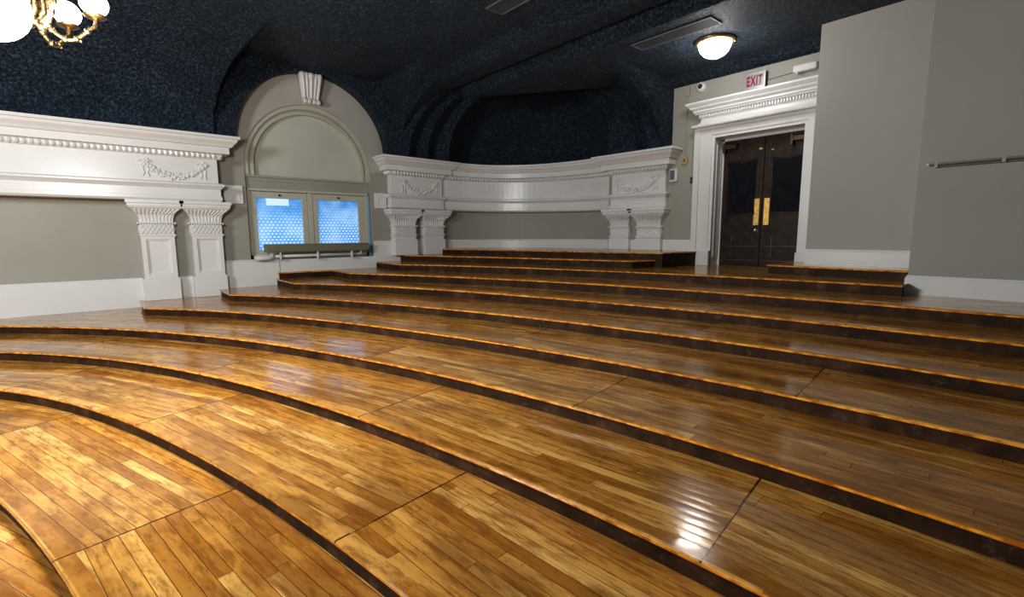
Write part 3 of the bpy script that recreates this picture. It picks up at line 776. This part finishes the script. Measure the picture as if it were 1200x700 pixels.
MB().lathe((XM-.075, RY, .04), [(.001, -.055), (.025, -.05), (.033, -.035), (.028, -.02), (.012, -.012), (.012, -.006), (.035, -.004), (.035, 0)], 20, (0, 1, 0)).build('door_knob', CHROME, l1, smooth=True)
MB().box(XM-.09, XM-.04, RY-.004, RY, 1.36, 1.39).build('small_plate', BRASS, l1)
MB().box(XM+.10, XM+.14, RY-.004, RY, 1.33, 1.345).build('small_plate', BRASS, l2)

# ------------------------------------------------------------------ fittings on the door wall
t = thing('exit_sign', (-3.57, WB, 2.25), 'small illuminated EXIT sign with red letters above the door cornice', 'sign')
MB().box(-3.73, -3.42, WB-.07, WB-.005, 2.262, 2.49).build('housing', GREYM, t, bevel=.006)
MB().box(-3.71, -3.44, WB-.074, WB-.068, 2.285, 2.47).build('face', SIGN, t)
mb = MB().box(-3.735, -3.415, WB-.078, WB-.068, 2.47, 2.495).box(-3.735, -3.415, WB-.078, WB-.068, 2.257, 2.283).box(-3.735, -3.712, WB-.078, WB-.068, 2.28, 2.475).box(-3.438, -3.415, WB-.078, WB-.068, 2.28, 2.475)
mb.build('rim', plain('sign rim', (.45, .46, .47), .3, .5), t)
cu = bpy.data.curves.new('exit_text', 'FONT'); cu.body = 'EXIT'; cu.size = .2; cu.extrude = .003; cu.align_x = 'CENTER'; cu.offset = .004; cu.space_character = 1.18
to = bpy.data.objects.new('tmp', cu); COL.objects.link(to); dg = bpy.context.evaluated_depsgraph_get(); dg.update()
tm = bpy.data.meshes.new_from_object(to.evaluated_get(dg)); bpy.data.objects.remove(to)
xs = [v.co.x for v in tm.vertices]; ys = [v.co.y for v in tm.vertices]
sx = .235/(max(xs)-min(xs)); sy = .145/(max(ys)-min(ys)); my = (max(ys)+min(ys))/2; mx = (max(xs)+min(xs))/2; o0 = parent_world(t)
for v in tm.vertices:
    x, y, z_ = v.co; v.co = V(-3.575+(x-mx)*sx, WB-.0765-z_, 2.378+(y-my)*sy)-o0
tm.materials.append(RED); lo = bpy.data.objects.new('lettering', tm); COL.objects.link(lo); lo.parent = t
t = thing('emergency_light', (-2.86, WB, 2.30), 'white emergency light box high on the wall right of the EXIT sign', 'light')
MB().box(-3.02, -2.70, WB-.11, WB-.0, 2.345, 2.45).build('housing', PLAST, t, bevel=.02)
MB().tube([(-2.96, WB-.09, 2.345), (-2.96, WB-.09, 2.32)], .02, 10).build('lens', PLAST, t)
MB().tube([(-3.41, WB-.008, 2.36), (-3.02, WB-.008, 2.385)], .006, 6).build('sign_cable', GREYM, label='thin grey cable running from the EXIT sign to the white emergency light', cat='cable')
t = thing('security_camera', (-4.50, WB, 2.43), 'round white dome security camera with black lens near the ceiling, left of the EXIT sign', 'camera')
MB().lathe((-4.50, WB, 2.50), [(.001, -.06), (.06, -.055), (.08, -.035), (.085, 0)], 24, (0, 1, 0)).build('housing', PLAST, t, smooth=True)
MB().lathe((-4.50, WB-.052, 2.50), [(.001, -.03), (.02, -.028), (.036, -.015), (.04, 0)], 20, (0, 1, 0)).build('lens_dome', BLACK, t, smooth=True)
t = thing('conduit', (-4.78, WB, 1.36), 'painted conduit running down the wall from the ceiling to a small beige box', 'conduit')
MB().tube([(-4.75, WB-.012, 1.36), (-4.75, WB-.012, 2.40)], .010, 8).build('pipe', TAUPE, t)
MB().box(-4.79, -4.71, WB-.03, WB, 2.40, 2.56).build('junction_box', TAUPE, t, bevel=.003)
t = thing('wall_switch', (-4.76, WB, 1.24), 'small beige wall switch below the thin conduit left of the door surround', 'switch')
MB().box(-4.81, -4.70, WB-.035, WB, 1.235, 1.355).build('plate', BEIGE, t, bevel=.004)
MB().box(-4.765, -4.745, WB-.05, WB-.035, 1.27, 1.32).build('toggle', plain('brown bakelite', (.12, .06, .02), .4), t)
t = thing('wall_control', (-4.96, WB, .95), 'white control unit with a grey display on the wall beside the niche cornice', 'thermostat')
MB().box(-5.03, -4.88, WB-.06, WB, .94, 1.17).build('housing', PLAST, t, bevel=.008)
MB().box(-5.015, -4.925, WB-.064, WB-.058, .975, 1.145).build('display', plain('blue grey display', (.12, .15, .2), .3), t)
t = thing('wall_outlet', (-4.60, WB, .85), 'small dark double socket on the wall touching the left side of the door surround', 'outlet')
MB().box(-4.645, -4.565, WB-.012, WB, .88, 1.0).build('plate', GREYM, t, bevel=.002)
MB().box(-4.63, -4.58, WB-.016, WB-.01, .895, .93).box(-4.63, -4.58, WB-.016, WB-.01, .95, .985).build('sockets', BLACK, t)
t = thing('wall_rail', (-1.05, 6.74, .68), 'slim grey rail fixed across the right hand wall near the frame edge', 'rail')
MB().tube([(-1.10, 6.73, .70), (3.0, 6.73, .70)], .011, 8).build('upper_rod', plain('grey taupe rail paint', (.24, .24, .21), .4), t)
MB().tube([(-1.04, 6.75, .675), (3.0, 6.75, .675)], .009, 8).build('lower_rod', plain('tan rail paint', (.20, .18, .13), .4), t)
MB().ball((-1.115, 6.73, .70), .016, 10).build('end_cap', PLAST, t, smooth=True)
for x in (-1.05, -.55, .6, 1.8): MB().box(x-.015, x+.015, 6.72, 6.781, .665, .715).build('bracket', TAUPE2, t, bevel=.003)

# ------------------------------------------------------------------ ceiling
ZT = 3.05
def sst(a, b, x): u = max(0, min(1, (x-a)/(b-a))); return u*u*(3-2*u)
def ceil_h(x, y):
    fl_ = ZT-.15*sst(5.08, 5.32, y)-.0*y
    fl_ += .05*sst(5.75, 5.86, y)-.23*sst(5.86, 5.93, y)
    fl_ -= .10*sst(7.95, 8.18, y)
    h = fl_
    # cove springing from the left wall
    if x < -7.5: 
        u = (x+7.5)/2.0; cz = 1.62+(fl_-1.62)*math.sqrt(max(0, 1-u*u)) if u > -1 else 1.62
        h = min(h, max(1.62, cz))
    if x < -5.03 and y > 6.55:
        u = (y-6.55)/1.6; cz = 1.45+(fl_-1.45)*math.sqrt(max(0, 1-u*u)) if u < 1 else 1.45
        h = min(h, cz)
    # arched recess over the window
    u = abs(y-3.42)
    if u < 1.42: h = max(h, min(ZT+.02, 1.59+math.sqrt(1.42**2-u*u)))
    if x > -9.52 and u < 1.72:
        q = 1.62+1.75*(1-(u/1.72)**2.6)**(1/2.6); h = max(h, min(fl_+.0, q))
    # stepped arches of the niche
    s_ = (x+7.4)*.81+(y-6.6)*.587; d = (x+7.4)*-.587+(y-6.6)*.81
    if d > -.9 and abs(s_) < 2.8 and x < -5.03:
        R, H = [(R, H) for (R, d0, H) in ((2.66, -.9, 1.62), (2.42, .02, 1.72), (2.16, .37, 1.70), (1.82, .74, 1.66)) if d >= d0][-1]
        q = (abs(s_)/R)**2.3+(((d-1.1)/1.6)**2 if d > 1.1 else 0)
        hn = 1.5+H*(max(0, 1-q))**.45
        h = hn if d > .02 else max(h, min(hn, fl_))
    return h
xs = [-10+i*.035 for i in range(int(7.2/.035))]; xs += [xs[-1]+.15*i for i in range(1, int((9.8-xs[-1])/.15)+2)]
ys = [-8.1+i*.2 for i in range(int(7.6/.2))]; y_ = ys[-1]
while y_ < 8.7: y_ += .035; ys.append(y_)
vs = []; fs = []
for y in ys:
    for x in xs: vs.append(V(x, y, ceil_h(x, y)))
nx = len(xs)
for j in range(len(ys)-1):
    for i in range(nx-1):
        q = j*nx+i; cx = (xs[i]+xs[i+1])/2; cy = (ys[j]+ys[j+1])/2
        fs.append((q, q+nx, q+nx+1, q+1))
co = MB().add(vs, fs).build('ceiling', CEIL, kind='structure', recalc=False)
smooth_angle(co, 22)
MB().box(-10.2, 10, -8.3, 8.9, 3.5, 3.6).build('ceiling_slab', CEIL, kind='structure')
# dark plaster above the niche cornice and the door wall head
MB().sweep([(x, y) for x, y in niche_arc(.26)], [(0, 1.3), (0, 3.2), (-.06, 3.2), (-.06, 1.3)]).build('wall_niche_upper', CEIL, kind='structure')
mb = MB(); mb.box(-6.5, -5.03, WB+.0, WB+.3, 1.31, 2.9).box(-5.03, -2.2, WB+.01, WB+.3, 2.585, 2.9); mb.build('wall_rear_upper', CEIL, kind='structure')

# ------------------------------------------------------------------ ceiling fittings
def vent(name, x0, x1, y0, y1, z, label):
    t = thing(name, ((x0+x1)/2, (y0+y1)/2, z), label, 'vent', 'linear ceiling vents')
    fr = .018
    mb = MB(); mb.box(x0, x1, y0, y0+fr, z-.012, z).box(x0, x1, y1-fr, y1, z-.012, z).box(x0, x0+fr, y0+fr, y1-fr, z-.012, z).box(x1-fr, x1, y0+fr, y1-fr, z-.012, z)
    mb.build('frame', GREYM, t)
    MB().box(x0+fr, x1-fr, y0+fr, y1-fr, z-.002, z+.004).build('backing', DGREY, t)
    n = 7
    for i in range(n):
        yy = y0+fr+(y1-y0-2*fr)*(i+.5)/n
        MB().box(x0+fr, x1-fr, yy-.0045, yy+.0045, z-.008, z-.004).build('slat', SLAT, t)
vent('ceiling_vent', -4.52, -3.30, 6.17, 6.47, 2.715, 'long slatted grey ceiling vent beside the round lit dome lamp')
vent('ceiling_vent', -5.55, -4.30, 4.32, 4.62, 3.045, 'slatted dark ceiling vent cut by the top of the picture above the niche')
t = thing('ceiling_lamp', (-3.66, 6.98, 2.52), 'round lit opal dome lamp with a bronze rim on the dark ceiling', 'ceiling lamp')
MB().lathe((-3.66, 6.98, 2.74), [(.24, 0), (.275, -.02), (.275, -.045), (.255, -.06), (.225, -.065), (.215, -.05)], 40).build('rim', plain('bronze lamp rim', (.32, .22, .12), .35, .8), t, smooth=True)
MB().lathe((-3.66, 6.98, 2.69), [(.222, 0), (.218, -.05), (.19, -.115), (.14, -.165), (.08, -.195), (.03, -.205), (.001, -.206)], 40).build('opal_dome', DOME, t, smooth=True)
for k in range(3): 
    a = k*2.09+.4; MB().ball((-3.66+.262*math.cos(a), 6.98+.262*math.sin(a), 2.675), .013, 8).build('screw_knob', BRASS, t, smooth=True)

# chandelier
CX, CY, CZ = -4.49, -.187, 1.42
t = thing('chandelier', (CX, CY, CZ-.3), 'ornate brass chandelier with lit opal globes in the top left corner', 'chandelier')
MB().lathe((CX, CY, CZ), [(.001, -.10), (.03, -.09), (.045, -.06), (.03, -.03), (.05, 0), (.085, .04), (.09, .09), (.05, .14), (.03, .2), (.045, .26), (.02, .32), (.018, 1.7)], 24).build('stem', ABRASS, t, smooth=True)
mb = MB()
for k in range(14):
    a = k*2*PI/14; mb.tube([(CX+.05*math.cos(a), CY+.05*math.sin(a), CZ-.06), (CX+.11*math.cos(a), CY+.11*math.sin(a), CZ+.0), (CX+.10*math.cos(a), CY+.10*math.sin(a), CZ+.08), (CX+.14*math.cos(a), CY+.14*math.sin(a), CZ+.12)], .013, 6)
mb.build('leaf_ornament', ABRASS, t, smooth=True)
def arm(a, R, gr, dzz=0):
    c, s_ = math.cos(a), math.sin(a)
    pts = []
    for i in range(15):
        u = i/14; r = .05+(R-.05)*u
        zz = -.02-.11*math.sin(PI*min(1, u*1.02))**1.2-.0*u
        if u > .8: zz += .0
        pts.append((CX+c*r, CY+s_*r, CZ+zz+dzz))
    e = pts[-1]; pts += [(e[0]+c*.012, e[1]+s_*.012, e[2]+.03), (e[0]+c*.008, e[1]+s_*.008, e[2]+.055)]
    mb = MB().tube(pts, .014, 8)
    for i in (3, 6, 9, 12): mb.ball(pts[i], .021, 8)
    mb.ball((pts[10][0], pts[10][1], pts[10][2]-.025), .012, 6)
    ao = mb.build('arm', ABRASS, t, smooth=True)
    ex, ey, ez = pts[-1]
    MB().lathe((ex, ey, ez), [(.015, -.01), (.04, 0), (.062, .012), (.066, .02), (.058, .024), (.001, .024)], 20).build('cup', ABRASS, ao, smooth=True)
    MB().lathe((ex, ey, ez+.02), [(.04, 0)]+[(gr*math.sin(PI*(i+2)/15), gr*.95-gr*math.cos(PI*(i+2)/15)) for i in range(13)]+[(.001, gr*1.95)], 28).build('globe', GLOBE, ao, smooth=True)
for k in range(6): arm(math.radians(25+k*60), .33, .08)
# large lower bowl on the near side
MB().lathe((-4.29, -.345, 1.35-.195), [(.001, 0)]+[(.195*math.sin(PI*i/16), .195-.195*math.cos(PI*i/16)) for i in range(1, 16)]+[(.001, .39)], 36).build('large_globe', GLOBE, t, smooth=True)
MB().tube([(CX, CY, CZ+.26), (CX+.05, CY-.02, CZ+.34), (-4.29, -.345, CZ+.26), (-4.29, -.345, CZ+.10)], .016, 8).build('large_globe_arm', ABRASS, t, smooth=True)

# ------------------------------------------------------------------ light
def lamp(name, kind, loc, power, col, size=.3, rot=None, **k):
    d = bpy.data.lights.new(name, kind); d.energy = power; d.color = col
    if kind == 'POINT': d.shadow_soft_size = size
    elif kind == 'AREA': d.shape = 'RECTANGLE'; d.size = size; d.size_y = k.get('sy', size)
    o = bpy.data.objects.new(name, d); COL.objects.link(o); o.location = V(*loc)
    if rot: o.rotation_euler = rot
    return o
lamp('chandelier_light', 'POINT', (-4.0, -.1, .98), 400, (1, .97, .92), .3)
lamp('front_chandelier_light', 'POINT', (-4.6, -3.4, 1.7), 800, (.96, .98, 1), .6)
lamp('right_chandelier_light', 'POINT', (4.2, -3.6, 1.7), 110, (.95, .98, 1), .6)
lamp('dome_light', 'POINT', (-3.66, 6.98, 2.36), 27, (1, .98, .96), .2)
w = bpy.data.worlds.new('world'); S.world = w; w.use_nodes = True
w.node_tree.nodes['Background'].inputs[0].default_value = (.45, .55, .75, 1); w.node_tree.nodes['Background'].inputs[1].default_value = .3
S.view_settings.view_transform = 'Standard'; S.view_settings.look = 'Medium High Contrast'; S.view_settings.exposure = -.22
